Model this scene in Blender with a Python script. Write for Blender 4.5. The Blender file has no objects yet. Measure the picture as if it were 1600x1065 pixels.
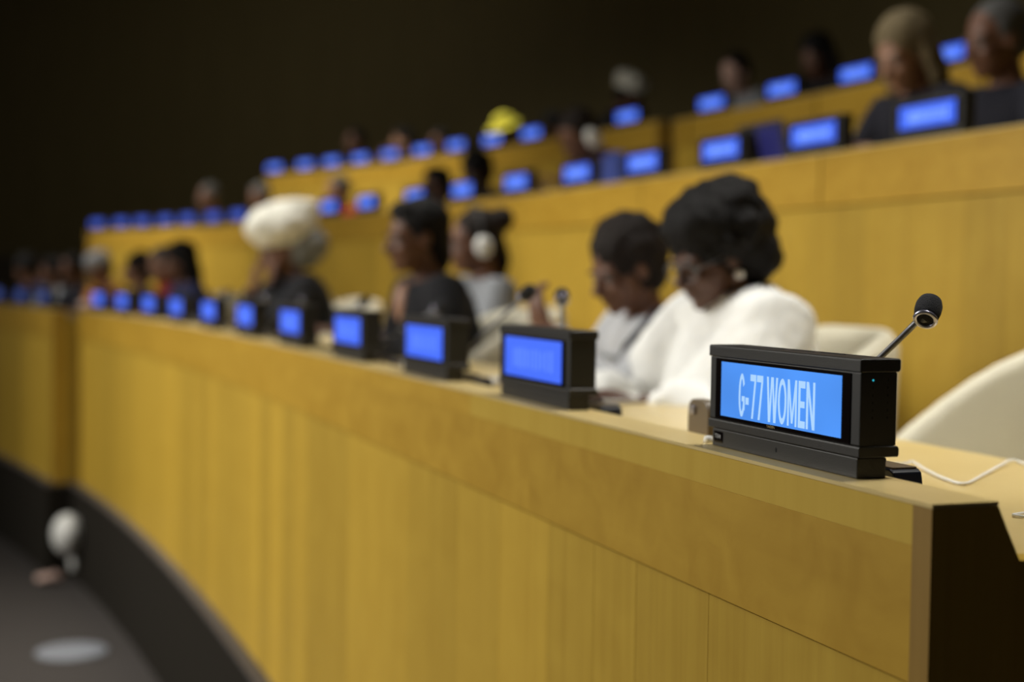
import bpy, bmesh, math, random
from mathutils import Vector, Matrix, noise, Euler
random.seed(7)
PI = math.pi
scene = bpy.context.scene
C = scene.collection

# ------------------------------------------------------------------ camera
EYE = 1.755
FPX = 2206.2
cam_d = bpy.data.cameras.new('camera'); cam = bpy.data.objects.new('camera', cam_d); C.objects.link(cam)
cam_d.sensor_width = 36.0; cam_d.lens = FPX / 1600.0 * 36.0
cam_d.clip_start = 0.05; cam_d.clip_end = 200
PITCH, ROLL = 0.04096, 0.01401
cam.matrix_world = (Matrix.Translation((0, 0, EYE)) @ Matrix.Rotation(PI / 2 - PITCH, 4, 'X') @ Matrix.Rotation(ROLL, 4, 'Z'))
cam_d.dof.use_dof = True; cam_d.dof.focus_distance = 1.52; cam_d.dof.aperture_fstop = 2.25
scene.camera = cam

# ------------------------------------------------------------------ world, lights, exposure
w = bpy.data.worlds.new('world'); scene.world = w; w.use_nodes = True
w.node_tree.nodes['Background'].inputs[0].default_value = (1.0, 0.86, 0.66, 1)
w.node_tree.nodes['Background'].inputs[1].default_value = 0.07
scene.view_settings.view_transform = 'Standard'; scene.view_settings.look = 'None'
scene.view_settings.exposure = 0.0; scene.view_settings.gamma = 1.0; scene.view_settings.use_curve_mapping = False

def area(name, loc, aim, sx, sy, power, col, spread=PI):
    l = bpy.data.lights.new(name, 'AREA'); l.shape = 'RECTANGLE'; l.size = sx; l.size_y = sy
    l.energy = power; l.color = col; l.spread = spread
    o = bpy.data.objects.new(name, l); C.objects.link(o); o.location = loc
    o.rotation_euler = (Vector(aim) - Vector(loc)).to_track_quat('-Z', 'Y').to_euler()
    return o
WARM = (1.0, 0.97, 0.89)
area('fill_light_wide', (-7.0, 4.0, 4.0), (0.0, 4.0, 0.4), 3, 3, 175, WARM, 2.0)  # unseen wide light added to brighten the desk fronts evenly
area('ceiling_lamp_front', (-3.6, 3.2, 4.4), (-0.3, 4.2, 1.1), 2.4, 2.4, 24, WARM, 2.0)
area('fill_light_middle', (-5.0, 7.4, 4.8), (-2.9, 7.6, 0.6), 1.8, 2.4, 10, WARM, 1.35)  # added second key, lifts the far part of the front desk
area('fill_light_side', (-2.6, 6.2, 5.5), (-1.9, 6.3, 0.5), 1.2, 3.0, 11, WARM, 0.8)  # unseen fill light, power fitted to the front-row brightness
area('ceiling_lamp_rows', (-0.4, 5.6, 6.2), (-0.2, 5.4, 0.8), 1.4, 3.4, 27, WARM, 1.0)
area('fill_light_near', (1.75, 2.4, 6.0), (0.85, 2.3, 1.5), 0.8, 1.4, 19, WARM, 0.8)  # added fill for the near worktop, placed to spare the middle-row face
area('fill_light_back', (-1.6, 10.6, 6.6), (-1.0, 11.6, 3.0), 1.2, 3.4, 38, WARM, 0.9)  # unseen light added to lift the top-row people
area('fill_light_corner', (-6.0, 9.8, 5.6), (-2.4, 12.4, 1.8), 1.6, 1.6, 36, WARM, 1.0)  # added fill aimed at the dim far end of the middle row
area('fill_light_far', (-5.5, 12.5, 6.4), (-4.2, 16.0, 3.0), 2.5, 2.5, 45, WARM, 2.2)  # added wall wash that brightens the back wall

# ------------------------------------------------------------------ row geometry (concentric curved tiers)
X0, D0, TH0, K1, K2 = 0.37397, 1.23963, 0.34803, -0.00369, 0.0031
DS = 0.01; S_MIN, S_MAX = -4.0, 21.0
def heading(s): return TH0 + K1 * s + K2 * s * s
_tab = {}
def _build():
    n = int(round((S_MAX - 0) / DS)); x, y = X0, D0; _tab[0] = (x, y)
    for i in range(n):
        t = heading((i + .5) * DS); x -= math.sin(t) * DS; y += math.cos(t) * DS; _tab[i + 1] = (x, y)
    x, y = X0, D0
    for i in range(int(round(-S_MIN / DS))):
        t = heading(-(i + .5) * DS); x += math.sin(t) * DS; y -= math.cos(t) * DS; _tab[-i - 1] = (x, y)
_build()
def pt(s, q, z=0.0):
    a = s / DS; i = math.floor(a); f = a - i
    i = max(int(S_MIN / DS), min(int(S_MAX / DS) - 1, i))
    x0, y0 = _tab[i]; x1, y1 = _tab[i + 1]; t = heading(s)
    return Vector((x0 + (x1 - x0) * f + q * math.cos(t), y0 + (y1 - y0) * f + q * math.sin(t), z))
def rz_unit(s): return heading(s) - PI / 2      # local +x = towards near end, local +y = inwards
def step_s(s, q, length): return s + length / (1 + q * (K1 + 2 * K2 * s))

LEDGE = {1: EYE - 0.19, 2: EYE + 0.42205, 3: EYE + 1.01396}
RQ = {1: 0.0, 2: 1.66585, 3: 3.34582}
PLAT = {r: LEDGE[r] - 0.76 for r in LEDGE}
DESK_BASE = EYE - 0.19 - 1.0206

# ------------------------------------------------------------------ materials
def new_mat(name):
    m = bpy.data.materials.new(name); m.use_nodes = True
    return m, m.node_tree, m.node_tree.nodes['Principled BSDF']
def L(nt, a, b): nt.links.new(a, b)
def plain(name, col, rough=0.5, metal=0.0, spec=0.5, bump=0.0, bscale=200, var=0.0, coat=0.0):
    m, nt, b = new_mat(name)
    b.inputs['Base Color'].default_value = (*col, 1); b.inputs['Roughness'].default_value = rough
    b.inputs['Metallic'].default_value = metal; b.inputs['Specular IOR Level'].default_value = spec
    b.inputs['Coat Weight'].default_value = coat
    tc = nt.nodes.new('ShaderNodeTexCoord'); n = nt.nodes.new('ShaderNodeTexNoise')
    n.inputs['Scale'].default_value = bscale; n.inputs['Detail'].default_value = 4
    L(nt, tc.outputs['Object'], n.inputs['Vector'])
    if var > 0:
        mx = nt.nodes.new('ShaderNodeMix'); mx.data_type = 'RGBA'
        mx.inputs['A'].default_value = (*[c * (1 - var) for c in col], 1); mx.inputs['B'].default_value = (*[min(1, c * (1 + var)) for c in col], 1)
        L(nt, n.outputs['Fac'], mx.inputs['Factor']); L(nt, mx.outputs['Result'], b.inputs['Base Color'])
    if bump > 0:
        bp = nt.nodes.new('ShaderNodeBump'); bp.inputs['Strength'].default_value = bump; bp.inputs['Distance'].default_value = 0.002
        L(nt, n.outputs['Fac'], bp.inputs['Height']); L(nt, bp.outputs['Normal'], b.inputs['Normal'])
    return m
def wood(name, light, dark, scale, rough=0.4, tone=0.12, fig=0.0, spec=0.4):
    m, nt, b = new_mat(name)
    tc = nt.nodes.new('ShaderNodeTexCoord'); oi = nt.nodes.new('ShaderNodeObjectInfo')
    add = nt.nodes.new('ShaderNodeVectorMath'); add.operation = 'ADD'
    mul = nt.nodes.new('ShaderNodeVectorMath'); mul.operation = 'SCALE'; mul.inputs['Scale'].default_value = 37.0
    cmb = nt.nodes.new('ShaderNodeCombineXYZ')
    for k in 'XYZ': L(nt, oi.outputs['Random'], cmb.inputs[k])
    L(nt, cmb.outputs[0], mul.inputs[0]); L(nt, tc.outputs['Object'], add.inputs[0]); L(nt, mul.outputs[0], add.inputs[1])
    mp = nt.nodes.new('ShaderNodeMapping'); mp.inputs['Scale'].default_value = scale
    L(nt, add.outputs[0], mp.inputs['Vector'])
    n1 = nt.nodes.new('ShaderNodeTexNoise'); n1.inputs['Scale'].default_value = 1.0; n1.inputs['Detail'].default_value = 6; n1.inputs['Roughness'].default_value = 0.65
    L(nt, mp.outputs[0], n1.inputs['Vector'])
    n2 = nt.nodes.new('ShaderNodeTexNoise'); n2.inputs['Scale'].default_value = 9.0 if fig == 0 else 14.0; n2.inputs['Detail'].default_value = 3; n2.inputs['Distortion'].default_value = 0.8
    L(nt, add.outputs[0], n2.inputs['Vector'])
    ma = nt.nodes.new('ShaderNodeMath'); ma.operation = 'MULTIPLY_ADD'; ma.inputs[1].default_value = 0.35 + fig
    mb_ = nt.nodes.new('ShaderNodeMath'); mb_.operation = 'MULTIPLY'; mb_.inputs[1].default_value = 0.65 - fig
    L(nt, n1.outputs['Fac'], mb_.inputs[0]); L(nt, n2.outputs['Fac'], ma.inputs[0]); L(nt, mb_.outputs[0], ma.inputs[2])
    cr = nt.nodes.new('ShaderNodeValToRGB'); cr.color_ramp.elements[0].position = 0.32; cr.color_ramp.elements[1].position = 0.68
    cr.color_ramp.elements[0].color = (*dark, 1); cr.color_ramp.elements[1].color = (*light, 1)
    L(nt, ma.outputs[0], cr.inputs[0])
    hs = nt.nodes.new('ShaderNodeHueSaturation')
    mr = nt.nodes.new('ShaderNodeMapRange'); mr.inputs['To Min'].default_value = 1 - tone; mr.inputs['To Max'].default_value = 1 + tone
    L(nt, oi.outputs['Random'], mr.inputs['Value']); L(nt, mr.outputs[0], hs.inputs['Value']); L(nt, cr.outputs[0], hs.inputs['Color'])
    L(nt, hs.outputs[0], b.inputs['Base Color']); b.inputs['Roughness'].default_value = rough; b.inputs['Specular IOR Level'].default_value = spec
    return m
def glow(name, col, strength, var=0.0):
    m, nt, b = new_mat(name)
    b.inputs['Base Color'].default_value = (0.01, 0.01, 0.015, 1); b.inputs['Roughness'].default_value = 0.25
    b.inputs['Emission Color'].default_value = (*col, 1); b.inputs['Emission Strength'].default_value = strength
    if var:
        tc = nt.nodes.new('ShaderNodeTexCoord'); n = nt.nodes.new('ShaderNodeTexNoise'); n.inputs['Scale'].default_value = 9; n.inputs['Detail'].default_value = 1
        mx = nt.nodes.new('ShaderNodeMix'); mx.data_type = 'RGBA'
        mx.inputs['A'].default_value = (*[c * (1 - var) for c in col], 1); mx.inputs['B'].default_value = (*[c * (1 + var) for c in col], 1)
        L(nt, tc.outputs['Object'], n.inputs['Vector']); L(nt, n.outputs['Fac'], mx.inputs['Factor']); L(nt, mx.outputs['Result'], b.inputs['Emission Color'])
    return m

M = {}
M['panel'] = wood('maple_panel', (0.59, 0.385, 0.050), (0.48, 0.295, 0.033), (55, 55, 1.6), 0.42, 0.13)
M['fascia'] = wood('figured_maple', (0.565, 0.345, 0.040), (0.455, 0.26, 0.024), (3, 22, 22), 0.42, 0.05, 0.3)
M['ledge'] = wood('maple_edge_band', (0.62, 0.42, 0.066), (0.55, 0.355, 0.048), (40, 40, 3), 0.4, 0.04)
M['top'] = wood('maple_top_lit', (0.74, 0.58, 0.27), (0.66, 0.50, 0.21), (6, 6, 6), 0.30, 0.02, 0, 0.5)  # same maple, sheen and strong overhead light put into a paler colour
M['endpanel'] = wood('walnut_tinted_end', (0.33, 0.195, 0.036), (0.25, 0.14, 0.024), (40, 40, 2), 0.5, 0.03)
M['backing'] = plain('dark_backing', (0.05, 0.03, 0.012), 0.8)
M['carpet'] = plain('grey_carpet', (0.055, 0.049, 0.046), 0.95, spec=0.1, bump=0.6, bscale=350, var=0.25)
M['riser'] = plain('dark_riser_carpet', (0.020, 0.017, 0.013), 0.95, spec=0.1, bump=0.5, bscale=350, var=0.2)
M['riser_lit_edge'] = plain('riser_lit_edge', (0.085, 0.075, 0.075), 0.6, bscale=60, var=0.1)  # highlight on the riser's top edge put into a paler colour
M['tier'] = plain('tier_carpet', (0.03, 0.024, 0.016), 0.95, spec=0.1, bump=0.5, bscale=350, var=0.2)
M['wall'] = wood('dark_wall_panelling', (0.13, 0.10, 0.040), (0.10, 0.077, 0.029), (8, 8, 0.6), 0.7, 0.0, 0, 0.2)
M['ceil'] = plain('dark_ceiling', (0.02, 0.017, 0.012), 0.9, bscale=8, var=0.1)
M['black'] = plain('black_plastic', (0.020, 0.018, 0.016), 0.42, bump=0.15, bscale=900, var=0.1)
M['blackside'] = plain('black_plastic_fine', (0.012, 0.011, 0.010), 0.5, bump=0.1, bscale=900)
M['gloss'] = plain('glossy_bezel', (0.006, 0.004, 0.004), 0.12)
M['hole'] = plain('dark_hole', (0.002, 0.002, 0.002), 0.9)
M['screen1'] = glow('blue_screen_near', (0.075, 0.30, 0.93), 1.0, 0.34)
M['text1'] = glow('screen_lettering', (0.42, 0.67, 0.99), 1.0, 0.04)
M['screen'] = glow('blue_screen', (0.060, 0.16, 1.0), 1.05, 0.08)
M['text1b'] = glow('screen_lettering_front_row', (0.10, 0.22, 1.0), 1.12)
M['screendim'] = glow('blue_screen_oblique', (0.045, 0.105, 0.62), 0.95, 0.08)  # falloff at oblique viewing put into a weaker glow
M['screenlow'] = glow('blue_screen_low', (0.03, 0.07, 0.30), 0.7, 0.08)
M['text'] = glow('screen_lettering_far', (0.24, 0.42, 1.0), 1.15)
M['gold'] = plain('dim_gold_print', (0.45, 0.33, 0.15), 0.5)
M['whiteprint'] = plain('white_print', (0.5, 0.5, 0.5), 0.6)
M['led'] = glow('cyan_led', (0.03, 0.5, 0.65), 1.0)
M['steel'] = plain('gooseneck_metal', (0.16, 0.16, 0.17), 0.4, 0.6)
M['chrome'] = plain('lilac_chrome', (0.55, 0.55, 0.68), 0.25, 0.9)
M['foam'] = plain('foam_windscreen', (0.018, 0.018, 0.022), 0.95, bump=1.0, bscale=700, var=0.3)
M['consoletop'] = plain('console_bronze', (0.16, 0.12, 0.075), 0.4, bscale=300, var=0.08)
M['console'] = plain('console_navy_black', (0.010, 0.011, 0.020), 0.3)
M['cream'] = plain('cream_upholstery', (0.72, 0.67, 0.52), 0.55, bump=0.2, bscale=120, var=0.05)
M['paper'] = plain('white_paper', (0.82, 0.81, 0.77), 0.8, bscale=40, var=0.03)
M['cable'] = plain('white_cable', (0.85, 0.83, 0.78), 0.45)
M['pink'] = plain('pink_plastic', (0.75, 0.30, 0.24), 0.4)
M['white'] = plain('white_plastic', (0.85, 0.85, 0.82), 0.5)
M['clothpink'] = plain('pinkish_tissue', (0.6, 0.42, 0.36), 0.9)
M['discgrey'] = plain('pale_grey_plate', (0.22, 0.235, 0.27), 0.5, bscale=30, var=0.08)
M['laptop'] = plain('laptop_shell', (0.03, 0.03, 0.04), 0.4)
M['laptopblue'] = glow('laptop_dim_blue', (0.03, 0.03, 0.16), 0.6)
SK = {'deep': plain('skin_deep', (0.088, 0.037, 0.021), 0.55, bscale=30, var=0.12), 'brown': plain('skin_brown', (0.15, 0.066, 0.038), 0.55, bscale=30, var=0.12),
      'tan': plain('skin_tan', (0.36, 0.19, 0.12), 0.5, bscale=30, var=0.1), 'fair': plain('skin_fair', (0.55, 0.34, 0.27), 0.5, bscale=30, var=0.08)}
def cloth(n, c, v=0.12): return plain('cloth_' + n, c, 0.9, spec=0.2, bump=0.4, bscale=260, var=v)
CL = {'white': cloth('white', (0.90, 0.90, 0.88), 0.03), 'black': cloth('black', (0.014, 0.014, 0.017)), 'navy': cloth('navy', (0.03, 0.036, 0.10)),
      'blue': cloth('blue', (0.07, 0.10, 0.36)), 'grey': cloth('grey', (0.24, 0.25, 0.27)), 'suit': cloth('suit', (0.018, 0.018, 0.026)),
      'red': cloth('red', (0.42, 0.035, 0.03)), 'orange': cloth('orange', (0.5, 0.20, 0.05)), 'brown': cloth('brown', (0.10, 0.055, 0.03)),
      'lightgrey': cloth('lightgrey', (0.52, 0.53, 0.56)), 'trouser': cloth('trouser', (0.02, 0.02, 0.024)), 'yellow': cloth('yellow', (0.80, 0.72, 0.08)),
      'offwhite': cloth('offwhite', (0.68, 0.66, 0.58), 0.06), 'midgrey': cloth('midgrey', (0.20, 0.20, 0.19))}
HA = {'black': plain('hair_black', (0.006, 0.005, 0.005), 0.7, spec=0.2, bump=1, bscale=160, var=0.4), 'dark': plain('hair_dark_brown', (0.014, 0.009, 0.007), 0.7, spec=0.2, bump=1, bscale=160, var=0.4),
      'grey': plain('hair_grey', (0.085, 0.083, 0.08), 0.7, spec=0.2, bump=1, bscale=160, var=0.3), 'blond': plain('hair_blond', (0.17, 0.13, 0.07), 0.7, spec=0.2, bump=1, bscale=160, var=0.35),
      'white': plain('hair_white', (0.62, 0.62, 0.58), 0.7, spec=0.2, bump=1, bscale=160, var=0.15)}
M['shoe'] = plain('black_leather_shoe', (0.012, 0.011, 0.010), 0.35)
M['eyeball'] = plain('eyeball', (0.16, 0.14, 0.13), 0.5)
M['iris'] = plain('dark_iris', (0.01, 0.006, 0.004), 0.2)
M['pearl'] = plain('pearl_earring', (0.8, 0.76, 0.7), 0.3)

# ------------------------------------------------------------------ mesh helpers
class MB:
    def __init__(self): self.v = []; self.f = []; self.sm = False
    def box(self, c, size, rot=None):
        n = len(self.v); hx, hy, hz = [a / 2 for a in size]; c = Vector(c)
        for x, y, z in ((-1, -1, -1), (1, -1, -1), (1, 1, -1), (-1, 1, -1), (-1, -1, 1), (1, -1, 1), (1, 1, 1), (-1, 1, 1)):
            p = Vector((x * hx, y * hy, z * hz)); p = (rot @ p if rot else p) + c; self.v.append(p)
        for q in ((0, 3, 2, 1), (4, 5, 6, 7), (0, 1, 5, 4), (1, 2, 6, 5), (2, 3, 7, 6), (3, 0, 4, 7)): self.f.append(tuple(n + i for i in q))
        return self
    def rings(self, rings, closed=True, caps=True):
        n = len(self.v); k = len(rings[0])
        for r in rings: self.v.extend(Vector(p) for p in r)
        for i in range(len(rings) - 1):
            for j in range(k if closed else k - 1):
                a = n + i * k + j; b = n + i * k + (j + 1) % k
                self.f.append((a, b, b + k, a + k))
        if caps:
            self.f.append(tuple(n + j for j in reversed(range(k)))); self.f.append(tuple(n + (len(rings) - 1) * k + j for j in range(k)))
        return self
    def tube(self, pts, radii, seg=10, flat=None):
        pts = [Vector(p) for p in pts]
        if not isinstance(radii, (list, tuple)): radii = [radii] * len(pts)
        rings = []; ref = None
        for i, p in enumerate(pts):
            t = (pts[min(i + 1, len(pts) - 1)] - pts[max(i - 1, 0)]).normalized()
            if ref is None:
                ref = Vector((0, 0, 1)) if abs(t.z) < 0.9 else Vector((0, 1, 0))
            a = (ref - t * ref.dot(t)).normalized(); b = t.cross(a); ref = a
            r = radii[i]; ra, rb = (r if isinstance(r, (list, tuple)) else (r, r))
            rings.append([p + a * (math.cos(2 * PI * j / seg) * ra) + b * (math.sin(2 * PI * j / seg) * rb) for j in range(seg)])
        return self.rings(rings)
    def ell(self, c, r, rot=None, seg=12, rows=8):
        c = Vector(c); rings = []
        if not isinstance(r, (list, tuple)): r = (r, r, r)
        for i in range(1, rows):
            ph = PI * i / rows; ring = []
            for j in range(seg):
                th = 2 * PI * j / seg
                p = Vector((r[0] * math.sin(ph) * math.cos(th), r[1] * math.sin(ph) * math.sin(th), -r[2] * math.cos(ph)))
                ring.append((rot @ p if rot else p) + c)
            rings.append(ring)
        n = len(self.v); self.rings(rings, caps=False); k = seg; m = len(rings)
        bot = Vector((0, 0, -r[2])); top = Vector((0, 0, r[2]))
        self.v.append((rot @ bot if rot else bot) + c); self.v.append((rot @ top if rot else top) + c)
        nb = len(self.v) - 2; nt_ = nb + 1
        for j in range(k):
            self.f.append((nb, n + (j + 1) % k, n + j)); self.f.append((nt_, n + (m - 1) * k + j, n + (m - 1) * k + (j + 1) % k))
        return self
    def prism(self, poly, axis, a0, a1):
        # poly of 2-tuples extruded along axis index; the other two axes in order
        o = [i for i in range(3) if i != axis]; n = len(self.v); k = len(poly)
        for a in (a0, a1):
            for p in poly:
                q = [0, 0, 0]; q[axis] = a; q[o[0]] = p[0]; q[o[1]] = p[1]; self.v.append(Vector(q))
        self.f.append(tuple(n + j for j in reversed(range(k)))); self.f.append(tuple(n + k + j for j in range(k)))
        for j in range(k): self.f.append((n + j, n + (j + 1) % k, n + k + (j + 1) % k, n + k + j))
        return self
    def lathe(self, prof, seg=24, c=(0, 0, 0)):
        c = Vector(c)
        rings = [[c + Vector((r * math.cos(2 * PI * j / seg), r * math.sin(2 * PI * j / seg), z)) for j in range(seg)] for r, z in prof]
        return self.rings(rings)
    def move(self, mat): self.v = [mat @ p for p in self.v]; return self
    def mesh(self, name, bevel=0.0, smooth=False, bseg=2):
        me = bpy.data.meshes.new(name); me.from_pydata([tuple(p) for p in self.v], [], self.f); me.update()
        bm = bmesh.new(); bm.from_mesh(me); bmesh.ops.recalc_face_normals(bm, faces=bm.faces)
        if bevel > 0: bmesh.ops.bevel(bm, geom=list(bm.edges), offset=bevel, segments=bseg, affect='EDGES', profile=0.5, clamp_overlap=True)
        for f in bm.faces: f.smooth = smooth
        bm.to_mesh(me); bm.free(); return me
def link(name, me, mat, parent=None, loc=(0, 0, 0), rz=0, kind=None, label=None):
    o = bpy.data.objects.new(name, me); C.objects.link(o); o.location = loc; o.rotation_euler = (0, 0, rz)
    if parent: o.parent = parent
    if mat is not None:
        if not me.materials: me.materials.append(mat)
        if me.materials[0] != mat: o.material_slots[0].link = 'OBJECT'; o.material_slots[0].material = mat
    if kind: o['kind'] = kind
    if label: o['label'] = label
    return o
def thing(name, label, cat, loc=(0, 0, 0), rz=0, group=None):
    o = bpy.data.objects.new(name, None); C.objects.link(o); o.empty_display_size = 0.1
    o.location = loc; o.rotation_euler = (0, 0, rz); return tag(o, label, cat, group)
def tag(o, label, cat, group=None):
    o['label'] = label; o['category'] = cat
    if group: o['group'] = group
    return o
work = bpy.data.scenes.new('work')      # empty side scene so that evaluating one mesh does not touch the rest
def evaluated(o):
    work.collection.objects.link(o)
    with bpy.context.temp_override(scene=work, view_layer=work.view_layers[0]):
        dg = bpy.context.evaluated_depsgraph_get()
        return bpy.data.meshes.new_from_object(o.evaluated_get(dg), depsgraph=dg)
def remesh(mb, name, voxel, smooth=4, fn=None):
    me = mb.mesh('tmp'); o = bpy.data.objects.new('tmp', me)
    r = o.modifiers.new('r', 'REMESH'); r.mode = 'VOXEL'; r.voxel_size = voxel; r.use_smooth_shade = True
    if smooth: s = o.modifiers.new('s', 'SMOOTH'); s.factor = 0.5; s.iterations = smooth
    out = evaluated(o); out.name = name
    if fn:
        nv = len(out.vertices); co = [0.0] * (nv * 3); nn = [0.0] * (nv * 3)
        out.vertices.foreach_get('co', co); out.vertices.foreach_get('normal', nn)
        for i in range(nv):
            r_ = fn(Vector(co[3 * i:3 * i + 3]), Vector(nn[3 * i:3 * i + 3])); co[3 * i:3 * i + 3] = r_[:]
        out.vertices.foreach_set('co', co); out.update()
    out.materials.clear()
    for p in out.polygons: p.use_smooth = True
    bpy.data.objects.remove(o); bpy.data.meshes.remove(me)
    return out
def curved(s0, s1, prof, n, base=Vector((0, 0, 0))):
    # closed profile of (q, z) swept along the row curve; verts relative to base
    mb = MB()
    rings = []
    for i in range(n + 1):
        s = s0 + (s1 - s0) * i / n
        rings.append([pt(s, q, z) - base for q, z in prof])
    return mb.rings(rings)
def text_mesh(txt, name, width, height, bold=0.0):
    cu = bpy.data.curves.new('t', 'FONT'); cu.body = txt; cu.size = 1; cu.offset = bold; cu.resolution_u = 4
    o = bpy.data.objects.new('t', cu); me = evaluated(o); me.name = name
    bpy.data.objects.remove(o); bpy.data.curves.remove(cu)
    xs = [v.co.x for v in me.vertices]; ys = [v.co.y for v in me.vertices]
    x0, x1, y0, y1 = min(xs), max(xs), min(ys), max(ys)
    for v in me.vertices:   # stand the text up in the local x-z plane, centred
        v.co = Vector(((v.co.x - (x0 + x1) / 2) / (x1 - x0) * width, 0, ((v.co.y - y0) / (y1 - y0) - 0.5) * height))
    return me
def big_letters(width, height):
    # tall bold sans capitals for G-77 WOMEN: outlines in a unit cell, stretched to the measured letter widths
    def ring(a0, a1, th_x, th_z, n=22):
        o, q = [], []
        for k in range(n + 1):
            a = a0 + (a1 - a0) * k / n
            o.append((0.5 + 0.5 * math.cos(a), 0.5 + 0.5 * math.sin(a))); q.append((0.5 + (0.5 - th_x) * math.cos(a), 0.5 + (0.5 - th_z) * math.sin(a)))
        return [[o[k], o[k + 1], q[k + 1], q[k]] for k in range(n)]
    def bar(x0, z0, x1, z1): return [(x0, z0), (x1, z0), (x1, z1), (x0, z1)]
    def diag(xa, za, xb, zb, t): return [(xa - t / 2, za), (xa + t / 2, za), (xb + t / 2, zb), (xb - t / 2, zb)]
    g = {'G': ring(0.55, 2 * PI - 0.35, 0.27, 0.13) + [bar(0.72, 0.16, 0.98, 0.47), bar(0.50, 0.36, 0.98, 0.48)],
         '-': [bar(0.1, 0.30, 0.9, 0.46)],
         '7': [bar(0.02, 0.85, 0.98, 1.0), [(0.24, 0.0), (0.54, 0.0), (0.98, 0.86), (0.70, 0.86)]],
         'W': [diag(0.25, 0, 0.09, 1, 0.17), diag(0.29, 0, 0.46, 1, 0.15), diag(0.71, 0, 0.54, 1, 0.15), diag(0.75, 0, 0.91, 1, 0.17)],
         'O': ring(0, 2 * PI, 0.22, 0.13, 30),
         'M': [bar(0.03, 0, 0.21, 1), bar(0.79, 0, 0.97, 1), diag(0.5, 0.06, 0.14, 1, 0.17), diag(0.5, 0.06, 0.86, 1, 0.17)],
         'E': [bar(0.06, 0, 0.34, 1), bar(0.06, 0, 0.96, 0.15), bar(0.06, 0.43, 0.88, 0.57), bar(0.06, 0.85, 0.94, 1)],
         'N': [bar(0.05, 0, 0.27, 1), bar(0.73, 0, 0.95, 1), diag(0.80, 0, 0.20, 1, 0.22)]}
    cells = [('G', 0, 83), ('-', 86, 138), ('7', 150, 228), ('7', 235, 317), ('W', 360, 500), ('O', 502, 605), ('M', 612, 730), ('E', 737, 826), ('N', 828, 937)]
    mb = MB(); k = 0
    for ch, a, b in cells:
        for poly in g[ch]:
            k += 1; n = len(mb.v); dy = -0.00002 * (k % 5)
            for x, z in poly: mb.v.append(Vector((((a + (b - a) * x) / 937 - 0.5) * width, dy, (z - 0.5) * height)))
            mb.f.append(tuple(n + j for j in range(len(poly))))
    me = bpy.data.meshes.new('lettering'); me.from_pydata([tuple(p) for p in mb.v], [], mb.f); me.update(); return me
def ordinal(i): return ['first', 'second', 'third', 'fourth', 'fifth', 'sixth', 'seventh', 'eighth', 'ninth', 'tenth', 'eleventh', 'twelfth', 'thirteenth', 'fourteenth', 'fifteenth', 'sixteenth', 'seventeenth', 'eighteenth', 'nineteenth', 'twentieth', 'twenty-first'][i]

# ------------------------------------------------------------------ room shell
link('floor', MB().box((0, 6, -0.05), (60, 50, 0.1)).mesh('floor'), M['carpet'], kind='structure')
link('ceiling', MB().box((0, 6, 7.1), (60, 50, 0.2)).mesh('ceiling'), M['ceil'], kind='structure')
QW = 6.4
link('wall_back', curved(-3.5, 20.5, [(QW, 0), (QW + 0.2, 0), (QW + 0.2, 7), (QW, 7)], 60).mesh('wall_back', smooth=False), M['wall'], kind='structure')
link('floor_tier', curved(-1.5, 16, [(0.045, 0.0), (RQ[2] + 0.045, 0.0), (RQ[2] + 0.045, PLAT[1]), (0.045, PLAT[1])], 50).mesh('floor_tier'), M['tier'], kind='structure')
link('floor_tier', curved(-1.5, 16, [(RQ[2] + 0.046, 0.0), (RQ[3] + 0.045, 0.0), (RQ[3] + 0.045, PLAT[2]), (RQ[2] + 0.046, PLAT[2])], 50).mesh('floor_tier'), M['tier'], kind='structure')
link('floor_tier', curved(-1.5, 16, [(RQ[3] + 0.046, 0.0), (QW - 0.002, 0.0), (QW - 0.002, PLAT[3]), (RQ[3] + 0.046, PLAT[3])], 50).mesh('floor_tier'), M['tier'], kind='structure')

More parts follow.
